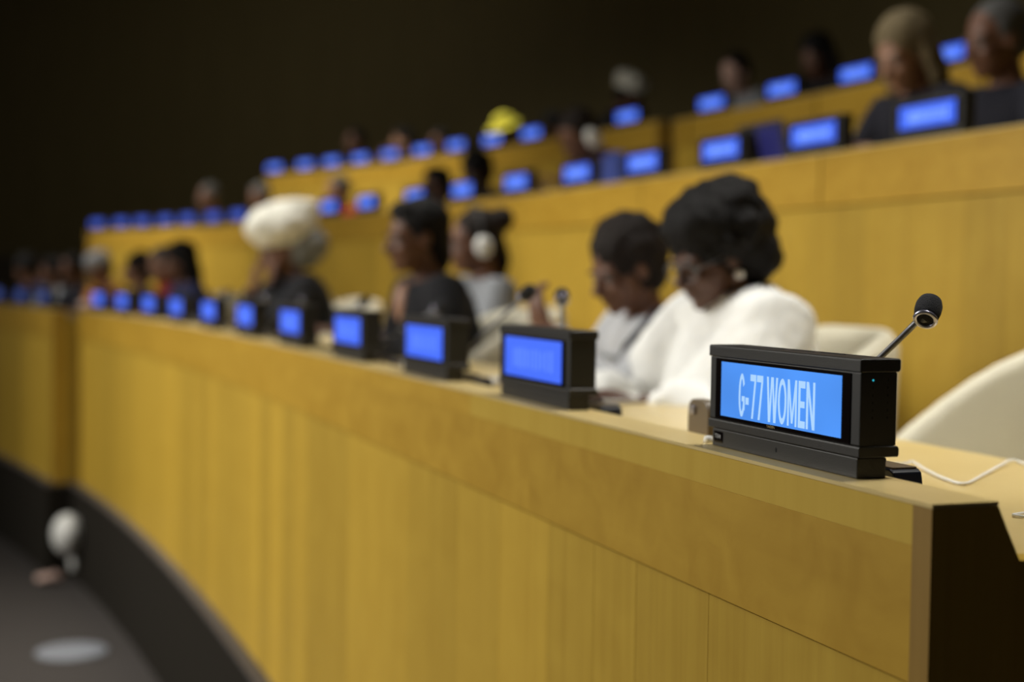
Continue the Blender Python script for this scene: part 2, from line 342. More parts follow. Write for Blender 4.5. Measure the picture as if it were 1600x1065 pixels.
# ------------------------------------------------------------------ desks
FAS = 0.167; BAND = 0.042; WT = 0.055
_boxes = {}
def box_mesh(key, size, bevel=0.0004):
    if key not in _boxes: _boxes[key] = MB().box((0, 0, 0), size).mesh(key, bevel, bseg=1)
    return _boxes[key]
def desk(row, s0, s1, dq, zbot, label, seam=None, band_light=0.0, near_end=True):
    q0 = RQ[row] + dq; zl = LEDGE[row]
    base = pt(s0, q0, zbot)
    root = thing('conference_desk', label, 'desk', base, 0, 'long curved wooden desks')
    n = max(6, int((s1 - s0) / 0.3)); e = 0.028
    B = Vector(base)
    # veneered top ledge, sloped riser and worktop
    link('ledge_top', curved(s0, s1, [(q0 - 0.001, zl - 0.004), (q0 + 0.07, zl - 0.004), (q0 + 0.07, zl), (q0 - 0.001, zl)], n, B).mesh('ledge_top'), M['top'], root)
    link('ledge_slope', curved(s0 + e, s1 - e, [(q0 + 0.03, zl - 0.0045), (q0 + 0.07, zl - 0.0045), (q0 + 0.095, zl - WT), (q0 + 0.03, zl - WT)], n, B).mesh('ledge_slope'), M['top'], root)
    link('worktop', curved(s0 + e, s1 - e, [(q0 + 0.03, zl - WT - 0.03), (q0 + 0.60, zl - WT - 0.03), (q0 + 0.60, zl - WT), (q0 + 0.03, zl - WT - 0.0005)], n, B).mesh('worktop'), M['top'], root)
    link('backing_board', curved(s0 + e, s1 - e, [(q0 + 0.026, zbot), (q0 + 0.0298, zbot), (q0 + 0.0298, zl - 0.005), (q0 + 0.026, zl - 0.005)], n, B).mesh('backing_board'), M['backing'], root)
    # end panels
    prof = [(q0, zbot), (q0 + 0.50, zbot), (q0 + 0.60, zl - WT - 0.05), (q0 + 0.60, zl - WT), (q0 + 0.095, zl - WT), (q0 + 0.07, zl - 0.0045), (q0, zl - 0.0045)]
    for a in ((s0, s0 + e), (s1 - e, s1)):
        link('end_panel', curved(a[0], a[1], prof, 1, B).mesh('end_panel'), M['panel'], root, label='shaded end panel closing the desk')
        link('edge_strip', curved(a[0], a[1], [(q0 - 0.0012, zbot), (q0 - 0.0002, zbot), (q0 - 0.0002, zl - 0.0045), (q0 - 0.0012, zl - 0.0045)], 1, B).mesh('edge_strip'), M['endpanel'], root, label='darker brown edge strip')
    def run(name, sA, sB, width, q, th, z0, z1, mats, gap=0.0015):
        s = sA
        h = z1 - z0; k = 0
        while s < sB - 0.02:
            wd = width[k % len(width)] if isinstance(width, tuple) else width; s2 = step_s(s, q, wd)
            if s2 > sB: s2 = sB; wd = (sB - s) * (1 + q * (K1 + 2 * K2 * s))
            me = box_mesh('%s_%.3f_%.3f_%.3f' % (name, wd, th, h), (wd - gap, th, h))
            sm = (s + s2) / 2
            o = link(name, me, mats(sm), root, pt(sm, q + th / 2, (z0 + z1) / 2) - B, rz_unit(sm))
            s = s2; k += 1
    b0 = s0 + e
    bl = max(b0, band_light)
    if band_light: run('edge_band', b0, bl, bl - b0 + 0.001, q0 - 0.0003, 0.024, zl - BAND, zl - 0.0045, lambda s: M['ledge'], 0.0)
    run('edge_band', bl, s1 - e, 1.25, q0 - 0.0003, 0.024, zl - BAND, zl - 0.0045, lambda s: M['fascia'])
    f0 = b0
    if seam:
        run('fascia_panel', b0, seam, (seam - b0) + 0.001, q0, 0.022, zl - FAS, zl - BAND - 0.0001, lambda s: M['fascia'], 0.0012); f0 = seam
    run('fascia_panel', f0, s1 - e, 1.25, q0, 0.022, zl - FAS, zl - BAND - 0.0001, lambda s: M['fascia'])
    p0 = b0
    if seam: run('front_panel', b0, 0.427, 0.427 - b0 + 0.001, q0 + 0.007, 0.016, zbot, zl - FAS - 0.004, lambda s: M['panel'], 0.0006); p0 = 0.427
    run('front_panel', p0, s1 - e, (0.20, 0.14, 0.175, 0.225, 0.23, 0.175, 0.15), q0 + 0.007, 0.016, zbot, zl - FAS - 0.004, lambda s: M['panel'], 0.0003)
    return root
desk(1, 0.0, 7.60, 0.0, DESK_BASE, 'nearest wooden desk, with the large lettered screen on its end', seam=1.014, band_light=1.309)
desk(1, 7.66, 14.5, -0.13, DESK_BASE, 'front-row desk beyond the aisle at the far left edge')
desk(2, 0.3, 12.12, 0.0, PLAT[1] + 0.001, 'middle-row wooden desk behind the cream chairs')
desk(3, 1.6, 6.50, 0.0, PLAT[2] + 0.001, 'top-row wooden desk at the upper right, beside the blond woman')
desk(3, 6.53, 11.69, -0.08, PLAT[2] + 0.001, 'top-row wooden desk at upper centre, carrying the long row of screens')
# dark risers below the front row
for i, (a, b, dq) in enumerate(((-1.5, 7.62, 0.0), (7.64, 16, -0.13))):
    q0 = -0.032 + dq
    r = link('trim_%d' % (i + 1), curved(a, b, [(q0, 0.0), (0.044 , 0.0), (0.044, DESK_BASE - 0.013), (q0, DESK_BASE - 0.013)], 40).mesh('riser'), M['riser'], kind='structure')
    link('riser_lit_edge', curved(a, b, [(q0 - 0.006, DESK_BASE - 0.0125), (0.044, DESK_BASE - 0.0125), (0.044, DESK_BASE - 0.0005), (q0 - 0.006, DESK_BASE - 0.0005)], 40).mesh('riser_lit_edge'), M['riser_lit_edge'], r)  # thin lip that carries the painted highlight of the riser top

# ------------------------------------------------------------------ nameplate display units
UW = 0.318; UH = 0.12
def unit_meshes():
    m = {}
    m['base'] = MB().box((0.004, 0.016, 0.0105), (0.304, 0.034, 0.021)).mesh('base', 0.0012)
    # lower frame lip with chamfer
    m['lower_frame'] = MB().prism([(-0.0012, 0.0215), (0.045, 0.0215), (0.046, 0.024), (0.046, 0.030), (0.044, 0.0325), (0.0, 0.0325), (-0.0012, 0.0312)], 0, -UW / 2, UW / 2).mesh('lower_frame', 0.0008, bseg=1)
    m['housing'] = MB().box((0, 0.0215, 0.0695), (UW - 0.003, 0.043, 0.0735)).mesh('housing', 0.0012)
    m['top_cap'] = MB().prism([(-0.0014, 0.1065), (0.044, 0.1065), (0.046, 0.109), (0.046, 0.1185), (0.044, 0.12), (0.0, 0.12), (-0.0014, 0.1188)], 0, -UW / 2, UW / 2).mesh('top_cap', 0.0008, bseg=1)
    m['bezel'] = MB().box((0, -0.0006, 0.0690), (0.284, 0.0012, 0.0715)).mesh('bezel', 0.0004, bseg=1)
    m['screen'] = MB().box((0, -0.0016, 0.0695), (0.2527, 0.0008, 0.0635)).mesh('screen')
    rnd = random.Random(3); mb = MB(); x = -0.085
    while x < 0.085:
        wd = rnd.uniform(0.006, 0.012); mb.box((x + wd / 2, -0.0022, 0.0685), (wd, 0.0004, 0.034 * rnd.uniform(0.75, 1.0))); x += wd + rnd.uniform(0.004, 0.012)
    m['text'] = mb.mesh('lettering')
    return m
UM = unit_meshes()
ROWNAME = {1: 'front desk', 2: 'middle-row desk', 3: 'top-row desk'}
def unit(row, s, dq, label, near=False, scr='screen'):
    root = thing('nameplate_display', label, 'display', pt(s, RQ[row] + dq + 0.027, LEDGE[row]), rz_unit(s), 'nameplate displays')
    link('base', UM['base'], M['black'], root); link('lower_frame', UM['lower_frame'], M['black'], root)
    h = link('housing', UM['housing'], M['blackside'], root); link('top_cap', UM['top_cap'], M['black'], root)
    bz = link('bezel', UM['bezel'], M['gloss'], root)
    sc = link('screen', UM['screen'], M['screen1'] if near else M[scr], root, label='lit blue screen')
    if near:
        t = big_letters(0.163, 0.050)
        link('lettering', t, M['text1'], sc, (-0.002, -0.0023, 0.0655), label='pale blue letters reading G-77 WOMEN')
        link('maker_name', text_mesh('TAIDEN', 'maker_name', 0.017, 0.0028), M['gold'], bz, (-0.012, -0.0017, 0.0354), label='tiny dull gold maker name')
        link('number_tag', MB().box((-0.132, -0.0012, 0.0115), (0.021, 0.0006, 0.013)).mesh('number_tag'), M['gloss'], root)
        link('tag_print', text_mesh('T04', 'tag_print', 0.014, 0.005), M['whiteprint'], root, (-0.133, -0.0020, 0.0125))
        link('key_slot', MB().tube([(0.0, -0.0013, 0.0112), (0.0, 0.002, 0.0112)], [(0.0028, 0.0018)] * 2, 12).mesh('key_slot'), M['hole'], root)
        link('frame_joint', MB().box((0, -0.0001, 0.0217), (UW - 0.02, 0.0006, 0.0006)).mesh('frame_joint'), M['hole'], root)
        for col, y in enumerate((0.0145, 0.032)):
            for k in range(6):
                mat = M['led'] if (col == 0 and k == 0) else M['hole']
                link('status_light' if mat is M['led'] else 'vent_hole', MB().ell((0, 0, 0), (0.0008, 0.0013, 0.0013 if mat is M['led'] else 0.0018), None, 8, 6).mesh('vent'), mat, h, (UW / 2 - 0.0019, y, 0.0985 - k * 0.0075))
        for k in range(3):
            link('top_slot', MB().box((-0.06 + 0.06 * k, 0.03, 0.1201), (0.045, 0.003, 0.0006)).mesh('top_slot'), M['hole'], root)
    else:
        link('lettering', UM['text'], M['text1b'] if row == 1 else M['text'], sc) if scr == 'screen' else None
    return root
R1 = [0.314, 1.075, 1.69, 2.341, 3.025, 3.73, 4.426, 5.15, 5.828, 6.534, 7.179]
R2 = [2.326, 2.898, 3.482, 4.081, 4.682, 5.328, 5.979, 6.627, 7.337, 7.935, 8.432, 8.967, 9.481, 9.922, 10.379, 10.779, 11.19, 11.566, 11.984]
R3 = [3.803, 4.311, 4.934, 5.527, 6.161, 6.906, 7.454, 8.024, 8.521, 8.998, 9.456, 9.909, 10.334, 10.748, 11.138, 11.588]
for i, s in enumerate(R1):
    unit(1, s, 0, 'large sharp display reading G-77 WOMEN on the near desk end' if i == 0 else 'black display with blue screen on the nearest desk, %s from its near end' % ordinal(i), i == 0)
for i, s in enumerate((8.1, 8.75, 9.4, 10.1, 10.8)):
    unit(1, s, -0.13, 'small blue display on the far left desk beyond the aisle, %s from the aisle' % ordinal(i), scr='screenlow')
for i, s in enumerate(R2):
    unit(2, s, 0, 'black display with blue screen on the middle-row desk, %s from the right' % ordinal(i), scr='screen' if s < 9 else 'screendim')
for i, s in enumerate(R3):
    unit(3, s, 0 if s < 6.6 else -0.08, 'black display with blue screen on the top-row desk, %s from the right' % ordinal(i))

# ------------------------------------------------------------------ microphones and consoles on the front desk
def console_mesh():
    mb = MB(); a, b = -0.125, 0.135
    mb.prism([(a, 0.0), (b + 0.012, 0.0), (b, 0.054), (b - 0.006, 0.057), (a + 0.006, 0.057), (a, 0.054)], 1, 0.0, 0.036)
    return mb.mesh('console_body', 0.002)
CM = console_mesh()
CT = MB().box((0.005, 0.018, 0.0578), (0.25, 0.030, 0.0016)).mesh('console_plate', 0.0006)
CB = MB().lathe([(0.016, 0), (0.016, 0.003), (0.009, 0.006), (0.007, 0.016)], 20).mesh('stem_socket', smooth=True)
KEY = MB().box((0, 0, 0), (0.018, 0.012, 0.004)).mesh('button', 0.001)
FOAM = MB().lathe([(0.003, -0.017), (0.0105, -0.016), (0.0135, -0.011), (0.0148, -0.003), (0.0148, 0.006), (0.0128, 0.013), (0.0080, 0.0178), (0.001, 0.0195)], 24).mesh('windscreen', smooth=True)
def ring_mesh():
    mb = MB(); n = 24; rr = []
    for i in range(n + 1):
        a = 2 * PI * i / n
        c = Vector((math.cos(a), math.sin(a), 0)); rr.append([c * (0.0112 + 0.0026 * math.cos(t)) + Vector((0, 0, 0.0024 * math.sin(t) - 0.0160)) for t in [2 * PI * j / 8 for j in range(8)]])
    return mb.rings(rr, caps=False).mesh('light_ring', smooth=True)
RING = ring_mesh()
def mic(i, s, head_sqz, name):
    zc = LEDGE[1] - WT
    root = thing('microphone_console', name, 'microphone', pt(s, 0.097, zc), rz_unit(s), 'gooseneck microphone consoles')
    inv = (Matrix.Translation(pt(s, 0.097, zc)) @ Matrix.Rotation(rz_unit(s), 4, 'Z')).inverted()
    link('console_body', CM, M['console'], root); link('console_plate', CT, M['consoletop'], root)
    for k in range(3): link('button', KEY, M['black'], root, (0.02 + 0.03 * k, 0.018, 0.0605))
    p0 = Vector((-0.05, 0.018, 0.0585)); link('stem_socket', CB, M['steel'], root, p0)
    hd = inv @ pt(head_sqz[0], head_sqz[1], EYE + head_sqz[2])
    d = (hd - p0); 
    pts = []; 
    for k in range(13):
        t = k / 12.0; up = Vector((0, 0, 0.03)) * math.sin(PI * min(1, t * 1.0)) * 0.5
        pts.append(p0 + Vector((0, 0, 0.012)) + (hd - p0 - Vector((0, 0, 0.012))) * t + up * (1 - t))
    ax = (pts[-1] - pts[-3]).normalized()
    pts[-1] = hd - ax * 0.016
    if i == 0: ax = (inv.to_3x3() @ Vector((0.36, 0.62, 0.66))).normalized(); pts[-1] = hd - ax * 0.016
    link('gooseneck', MB().tube(pts, [0.0036] * 11 + [0.0038, 0.0038], 10).mesh('gooseneck', smooth=True), M['steel'], root)
    rot = Vector((0, 0, 1)).rotation_difference(ax).to_euler()
    h = link('windscreen', FOAM, M['foam'], root, hd); h.rotation_euler = rot
    link('light_ring', RING, M['chrome'], h)
MICS = {0: (0.287, 0.20, -0.023), 1: (1.432, 0.22, -0.024), 2: (1.614, 0.22, -0.019)}
for i in range(8):
    s = R1[i]; h = MICS.get(i, (s - 0.08 + 0.05 * (i % 3), 0.24, -0.06))
    mic(i, s + 0.02, h, 'gooseneck microphone console behind the %s' % ('G-77 WOMEN display' if i == 0 else '%s display from the near desk end' % ordinal(i)))
# upright brown receiver beside the near display
rc = thing('earphone_receiver', 'upright brown rounded receiver just left of the lettered display', 'receiver', pt(0.672, 0.115, LEDGE[1] - WT), rz_unit(0.672))
pf = [(-0.030, 0.0), (0.030, 0.0), (0.030, 0.074)] + [(0.013 + 0.017 * math.cos(a), 0.074 + 0.017 * math.sin(a)) for a in [PI / 2 * k / 6 for k in range(1, 7)]] + [(-0.013 - 0.017 * math.sin(a), 0.074 + 0.017 * math.cos(a)) for a in [PI / 2 * k / 6 for k in range(0, 7)]]
link('receiver_body', MB().prism(pf, 1, 0.0, 0.016).mesh('receiver_body', 0.002), M['consoletop'], rc)
link('receiver_clip', MB().box((-0.012, -0.002, 0.076), (0.014, 0.004, 0.012)).mesh('receiver_clip', 0.001), M['chrome'], rc)
tag(link('white_plug', MB().lathe([(0.0055, 0), (0.0062, 0.003), (0.005, 0.0075), (0.001, 0.0085)], 14).mesh('white_plug', smooth=True), M['white'], None, pt(0.487, 0.034, LEDGE[1])), 'tiny white plug at left foot of the lettered display', 'plug')

# ------------------------------------------------------------------ cables, papers, small things on the desk
zw = LEDGE[1] - WT
def spline(pts, n=8):
    out = []
    for i in range(len(pts) - 1):
        p0, p1, p2, p3 = pts[max(i - 1, 0)], pts[i], pts[i + 1], pts[min(i + 2, len(pts) - 1)]
        for k in range(n):
            t = k / n
            out.append(0.5 * ((2 * p1) + (p2 - p0) * t + (2 * p0 - 5 * p1 + 4 * p2 - p3) * t * t + (3 * p1 - p0 - 3 * p2 + p3) * t ** 3))
    return out + [pts[-1]]
c1 = [(0.60, 0.33, 0.004), (0.585, 0.385, 0.006), (0.60, 0.41, 0.006), (0.54, 0.39, 0.003), (0.46, 0.361, 0.0026), (0.42, 0.359, 0.0026), (0.47, 0.422, 0.003), (0.53, 0.499, 0.006), (0.57, 0.554, 0.008), (0.55, 0.562, 0.004), (0.45, 0.56, 0.0026), (0.30, 0.52, 0.0026)]
tag(link('white_cable', MB().tube(spline([pt(s, q, zw + h) for s, q, h in c1]), 0.0022, 8).mesh('white_cable', smooth=True), M['cable']), 'thin white cable waving over the worktop at the near end', 'cable')
c2 = [(0.30, 0.50, 0.0022), (0.22, 0.30, 0.0022), (0.20, 0.255, 0.0022), (0.16, 0.30, 0.0022), (0.08, 0.42, 0.0022)]
tag(link('white_cable', MB().tube(spline([pt(s, q, zw + h) for s, q, h in c2]), 0.0018, 8).mesh('white_cable', smooth=True), M['cable']), 'short white cable end low at the right edge of the worktop', 'cable')
def sheet_mesh():
    rings = []
    for k in range(5):
        x = -0.105 + 0.0525 * k; z = 0.0012 + 0.004 * (abs(k - 2) / 2) ** 2
        rings.append([(x, -0.1485, z), (x, 0.1485, z), (x, 0.1485, z + 0.0012), (x, -0.1485, z + 0.0012)])
    return MB().rings(rings).mesh('sheet')
SHEET = sheet_mesh()
papers = [(1.72, 0.45, 0.3, 'white sheet on the desk before the woman in the white shawl'), (1.95, 0.44, 1.2, 'white sheet at the left elbow of the woman in the white shawl'), (2.28, 0.30, 0.6, 'white sheet just right of the third display from the near end'),
          (2.92, 0.28, 1.4, 'white sheet between third and fourth displays from the near end'), (4.8, 0.30, 0.2, 'white sheet between the seventh and eighth displays of the near desk'), (6.2, 0.26, 0.9, 'white sheet between the ninth and tenth displays of the near desk')]
for s, q, a, lab in papers:
    tag(link('paper_sheet', SHEET, M['paper'], None, pt(s, q, zw), rz_unit(s) + a), lab, 'paper', 'loose papers on the nearest desk')
cup = thing('pink_tumbler', 'pink tumbler standing behind the gap between fourth and fifth displays', 'cup', pt(2.90, 0.16, zw))
link('cup_body', MB().lathe([(0.024, 0), (0.026, 0.004), (0.031, 0.10), (0.032, 0.118), (0.029, 0.118), (0.028, 0.1), (0.022, 0.006), (0.001, 0.006)], 24).mesh('cup_body', smooth=True), M['pink'], cup)
link('cup_lid', MB().lathe([(0.0335, 0.1185), (0.0335, 0.125), (0.028, 0.129), (0.001, 0.130)], 24).mesh('cup_lid', smooth=True), M['clothpink'], cup)
# laptop on the middle-row desk
lp = thing('laptop', 'dark open laptop with blue glow between two middle-row displays', 'laptop', pt(3.36, RQ[2] + 0.16, LEDGE[2] - WT), rz_unit(3.36))
link('keyboard_base', MB().box((0, 0.10, 0.009), (0.30, 0.20, 0.016)).mesh('keyboard_base', 0.003), M['laptop'], lp)
sc = link('lid', MB().box((0, 0, 0.1), (0.30, 0.008, 0.20)).mesh('lid', 0.003), M['laptop'], lp, (0, 0.0, 0.018)); sc.rotation_euler = (math.radians(14), 0, 0)
link('lid_glow', MB().box((0.05, -0.0045, 0.12), (0.15, 0.001, 0.13)).mesh('lid_glow'), M['laptopblue'], sc)
# bits on the foreground floor
d = thing('floor_plate', 'pale round plate lying flat on the grey carpet', 'plate', (-2.043, 6.552, 0.0))
link('plate_disc', MB().lathe([(0.155, 0.0), (0.155, 0.006), (0.145, 0.009), (0.10, 0.0075), (0.001, 0.007)], 40).mesh('plate_disc', smooth=True), M['discgrey'], d)
link('plate_rim', MB().lathe([(0.157, 0.0), (0.162, 0.0), (0.162, 0.006), (0.157, 0.0065)], 40).mesh('plate_rim', smooth=True), M['discgrey'], d)
LS = 7.40
lamp = thing('aisle_lamp', 'white oval lamp cover on the dark riser at lower left', 'lamp', pt(LS, -0.0325, 0.285), rz_unit(LS))
link('lamp_cover', remesh(MB().ell((0, -0.065, 0), (0.14, 0.085, 0.115), Matrix.Rotation(-0.45, 3, 'Y'), 20, 14), 'lamp_cover', 0.008, 2), M['white'], lamp)
link('lamp_backplate', MB().tube([(0, 0.0, 0), (0, -0.012, 0)], [(0.115, 0.115), (0.11, 0.11)], 28).mesh('lamp_backplate', smooth=True), M['black'], lamp)
tag(link('round_cover', MB().ell((0, 0, 0), (0.05, 0.022, 0.05), None, 20, 12).mesh('round_cover', smooth=True), M['white'], None, pt(LS + 0.06, -0.055, 0.105), rz_unit(LS)), 'small round white cover just below the oval lamp cover', 'cover')
tp = pt(7.45, -0.20, 0)
tag(link('crumpled_tissue', remesh(MB().ell((0, 0, 0.028), (0.07, 0.05, 0.026)).ell((0.04, 0.02, 0.03), (0.04, 0.04, 0.028)), 'crumpled_tissue', 0.008, 2, lambda c, n: c + n * 0.010 * noise.noise(c * 30)), M['clothpink'], None, (tp.x, tp.y, 0.004)), 'pinkish crumpled tissue on the carpet under the oval lamp cover', 'tissue')

og = thing('draped_scarf', 'orange and pinkish cloth bundle at the aisle end of the nearest desk', 'scarf', pt(7.50, 0.045, LEDGE[1]), rz_unit(7.50))
link('orange_fold', remesh(MB().ell((0, 0.02, 0.085), (0.075, 0.05, 0.05)).ell((0.03, 0.02, 0.06), (0.06, 0.05, 0.05)), 'orange_fold', 0.009, 3, lambda c, n: c + n * 0.010 * noise.noise(c * 30)), CL['orange'], og)
link('pink_fold', remesh(MB().ell((0.01, -0.01, 0.030), (0.08, 0.055, 0.032)), 'pink_fold', 0.009, 3, lambda c, n: c + n * 0.008 * noise.noise(c * 30)), M['clothpink'], og)

# ------------------------------------------------------------------ cream tub chairs
def tub_chair():
    m = {}
    n = 28; rings = []
    for i in range(n + 1):
        a = -PI * 0.5 + PI * i / n      # around the back, local +y = towards desk
        u = i / n * 2 - 1               # -1..1
        # plan: arms run forward at both ends
        t = abs(u)
        x = 0.205 * math.sin(PI / 2 * max(-1, min(1, u * 1.35)))
        y = -0.25 + 0.46 * max(0, (t - 0.30) / 0.70) ** 1.5
        nx_, ny_ = (x, y + 0.02); l = math.hypot(nx_, ny_) or 1
        nrm = Vector((nx_ / l, ny_ / l, 0))
        top = 0.50 + 0.36 * (1 - max(0, min(1, (t - 0.20) / 0.80)) ** 2.4)
        lean = 0.05 * (1 - t)
        c = Vector((x, y, 0))
        prof = []
        for (o, z) in ((0.0, 0.36), (0.045, 0.36), (0.055, 0.5), (0.05, top - 0.035), (0.035, top - 0.008), (0.018, top), (0.002, top - 0.008), (-0.008, top - 0.035), (-0.006, 0.5)):
            p = c + nrm * (o) + Vector((0, 0, z)); p.y -= lean * (z - 0.36) / 0.5
            prof.append(p)
        rings.append(prof)
    m['shell'] = MB().rings(rings).mesh('shell', smooth=True)
    m['cushion'] = MB().box((0, 0.0, 0.41), (0.37, 0.44, 0.09)).mesh('seat_cushion', 0.03, True, 4)
    m['post'] = MB().lathe([(0.05, 0.33), (0.05, 0.36), (0.028, 0.34), (0.028, 0.06), (0.04, 0.05)][::-1], 16).mesh('pedestal', smooth=True)
    m['leg'] = MB().prism([(0.0, 0.05), (0.26, 0.028), (0.27, 0.012), (0.25, 0.004), (0.0, 0.02)], 1, -0.02, 0.02).mesh('base_leg', 0.004)
    return m
TM = tub_chair()
def chair(row, s, q, label, turn=0.0):
    root = thing('tub_chair', label, 'chair', pt(s, RQ[row] + q, PLAT[row] + 0.001), heading(s) + PI / 2 + turn, 'cream tub chairs')
    link('shell', TM['shell'], M['cream'], root); link('seat_cushion', TM['cushion'], M['cream'], root)
    link('pedestal', TM['post'], M['steel'], root)
    for k in range(4): link('base_leg', TM['leg'], M['steel'], root, (0, 0, 0), PI / 4 + k * PI / 2)
    return root
HIPQ = 0.86
chair(1, 0.50, 0.90, 'empty cream tub chair nearest the camera, beyond the right edge')
chair(1, 1.07, 0.93, 'empty cream tub chair at the right edge, behind the white cable')
empt = {}

# ------------------------------------------------------------------ people
def rotm(pitch, yaw, roll=0.0): return (Matrix.Rotation(yaw, 3, 'Z') @ Matrix.Rotation(-pitch, 3, 'X') @ Matrix.Rotation(roll, 3, 'Y'))
class Pose: pass
def make_pose(lean=0.18, side=0.0, head_down=0.2, yaw=0.0, lh=(-0.16, 0.42, 0.755), rh=(0.16, 0.42, 0.755), lcurl=0.5, rcurl=0.5, lup=False, rup=False):
    p = Pose()
    p.hip = Vector((0, 0, 0.52)); R = rotm(lean, 0) @ Matrix.Rotation(side, 3, 'Y')
    p.R = R
    p.spine = lambda h, x=0.0, y=0.0: p.hip + R @ Vector((x, y, h))
    p.neck = p.spine(0.475, 0, -0.01)
    p.HR = rotm(head_down, yaw); p.head = p.neck + R @ Vector((0, 0.012, 0.022)) + p.HR @ Vector((0, 0.022, 0.115))
    p.arms = []
    for sd, hand, curl, up in ((-1, lh, lcurl, lup), (1, rh, rcurl, rup)):
        sh = p.spine(0.42, 0.175 * sd, 0.0); hand = Vector(hand)
        v = hand - sh; dist = v.length; L1, L2 = 0.28, 0.255
        if dist > L1 + L2 - 0.01: hand = sh + v.normalized() * (L1 + L2 - 0.01); v = hand - sh; dist = v.length
        a = (L1 * L1 - L2 * L2 + dist * dist) / (2 * dist); hgt = math.sqrt(max(0, L1 * L1 - a * a))
        pole = Vector((sd * 0.55, -0.25, -0.8)); dn = v.normalized(); pole = (pole - dn * pole.dot(dn)).normalized()
        el = sh + dn * a + pole * hgt
        p.arms.append((sd, sh, el, hand, curl, up))
    return p
def add_hand(mb, el, wr, sd, curl, up):
    a = (wr - el).normalized()
    if up: a = (a + Vector((0, -0.1, 0.6))).normalized()
    elif a.z < -0.1: a = (a + Vector((0, 0.2, 0.25))).normalized()
    c = Vector((0, 0, 1)) if not up else Vector((0, 1, 0.2)); c = (c - a * c.dot(a)).normalized(); b = a.cross(c) * 1.0
    side = b if (b.x * sd) < 0 else -b     # thumb side points inwards
    R = Matrix((b, a, c)).transposed()
    mb.ell(wr + a * 0.045, (0.040, 0.050, 0.016), R)
    for off, ln in ((-0.030, 0.062), (-0.010, 0.076), (0.010, 0.080), (0.030, 0.072)):
        st = wr + a * 0.082 + side * off; d1 = (a * math.cos(curl * .6) - c * math.sin(curl * .6)); d2 = (a * math.cos(curl * 1.5) - c * math.sin(curl * 1.5)); d3 = (a * math.cos(curl * 2.3) - c * math.sin(curl * 2.3))
        p1 = st + d1 * ln * .45 + side * off * .12; p2 = p1 + d2 * ln * .32; p3 = p2 + d3 * ln * .25
        mb.tube([st - a * 0.02, p1, p2, p3], [0.0098, 0.0092, 0.0085, 0.006], 8)
    t0 = wr + a * 0.025 + side * 0.028; t1 = t0 + (a * 0.6 + side * 0.75 - c * 0.2).normalized() * 0.035; t2 = t1 + (a * 0.9 + side * 0.2 - c * 0.3).normalized() * 0.034
    mb.tube([t0, t1, t2], [0.013, 0.011, 0.0075], 8)
def body_mesh(p, voxel):
    mb = MB()
    def ringtube(spec):   # torso rings (h, rx, ry)
        rings = []
        for h, rx, ry in spec:
            rings.append([p.spine(h, rx * math.cos(2 * PI * j / 18), ry * math.sin(2 * PI * j / 18)) for j in range(18)])
        mb.rings(rings)
    ringtube([(-0.09, 0.10, 0.08), (-0.04, 0.16, 0.115), (0.04, 0.165, 0.118), (0.15, 0.138, 0.10), (0.27, 0.15, 0.108), (0.37, 0.165, 0.105), (0.425, 0.15, 0.085), (0.455, 0.09, 0.065), (0.475, 0.06, 0.055)])
    # neck and head
    H = lambda x, y, z: p.head + p.HR @ Vector((x, y, z))
    mb.tube([p.neck - Vector((0, 0, 0.03)), (p.neck + H(0, -0.02, -0.06)) / 2, H(0, -0.02, -0.04)], [0.058, 0.05, 0.052], 14)
    mb.ell(H(0, -0.012, 0.03), (0.074, 0.094, 0.085), p.HR, 20, 14)
    mb.ell(H(0, 0.03, -0.03), (0.060, 0.060, 0.082), p.HR, 16, 12)
    mb.ell(H(0, 0.040, -0.078), (0.045, 0.045, 0.034), p.HR); mb.ell(H(0, 0.072, -0.098), (0.020, 0.016, 0.016), p.HR)
    mb.tube([H(0, 0.082, 0.012), H(0, 0.098, -0.012), H(0, 0.112, -0.032), H(0, 0.098, -0.042)], [0.009, 0.011, 0.0135, 0.011], 10)
    for sx in (-1, 1):
        mb.ell(H(0.012 * sx, 0.098, -0.036), (0.009, 0.011, 0.008), p.HR, 8, 6)
        mb.ell(H(0.033 * sx, 0.062, -0.032), (0.024, 0.026, 0.024), p.HR)
        mb.ell(H(0.030 * sx, 0.076, 0.018), (0.026, 0.012, 0.008), p.HR)
        mb.ell(H(0.076 * sx, -0.006, -0.008), (0.010, 0.020, 0.032), p.HR)
    mb.ell(H(0, 0.086, -0.060), (0.023, 0.012, 0.0075), p.HR); mb.ell(H(0, 0.084, -0.072), (0.020, 0.012, 0.0075), p.HR)
    # arms and hands
    for sd, sh, el, wr, curl, up in p.arms:
        inn = p.spine(0.40, 0.10 * sd)
        mb.tube([inn, sh, (sh + el) / 2, el, el + (wr - el) * 0.3, wr], [0.06, 0.055, 0.047, 0.040, 0.041, 0.027], 12)
        add_hand(mb, el, wr, sd, curl, up)
    # legs
    for sd in (-1, 1):
        hp = Vector((0.095 * sd, 0.0, 0.50)); kn = Vector((0.11 * sd, 0.42, 0.50)); an = Vector((0.11 * sd, 0.40, 0.085))
        mb.tube([hp, hp * .5 + kn * .5, kn], [0.088, 0.078, 0.056], 12); mb.tube([kn + Vector((0, 0, 0.02)), kn * .65 + an * .35 + Vector((0, -0.02, 0)), an], [0.056, 0.054, 0.036], 12)
        mb.tube([an, an + Vector((0, 0.05, -0.04)), an + Vector((0, 0.14, -0.058))], [0.036, 0.034, 0.024], 10)
    return remesh(mb, 'body', voxel, 2)
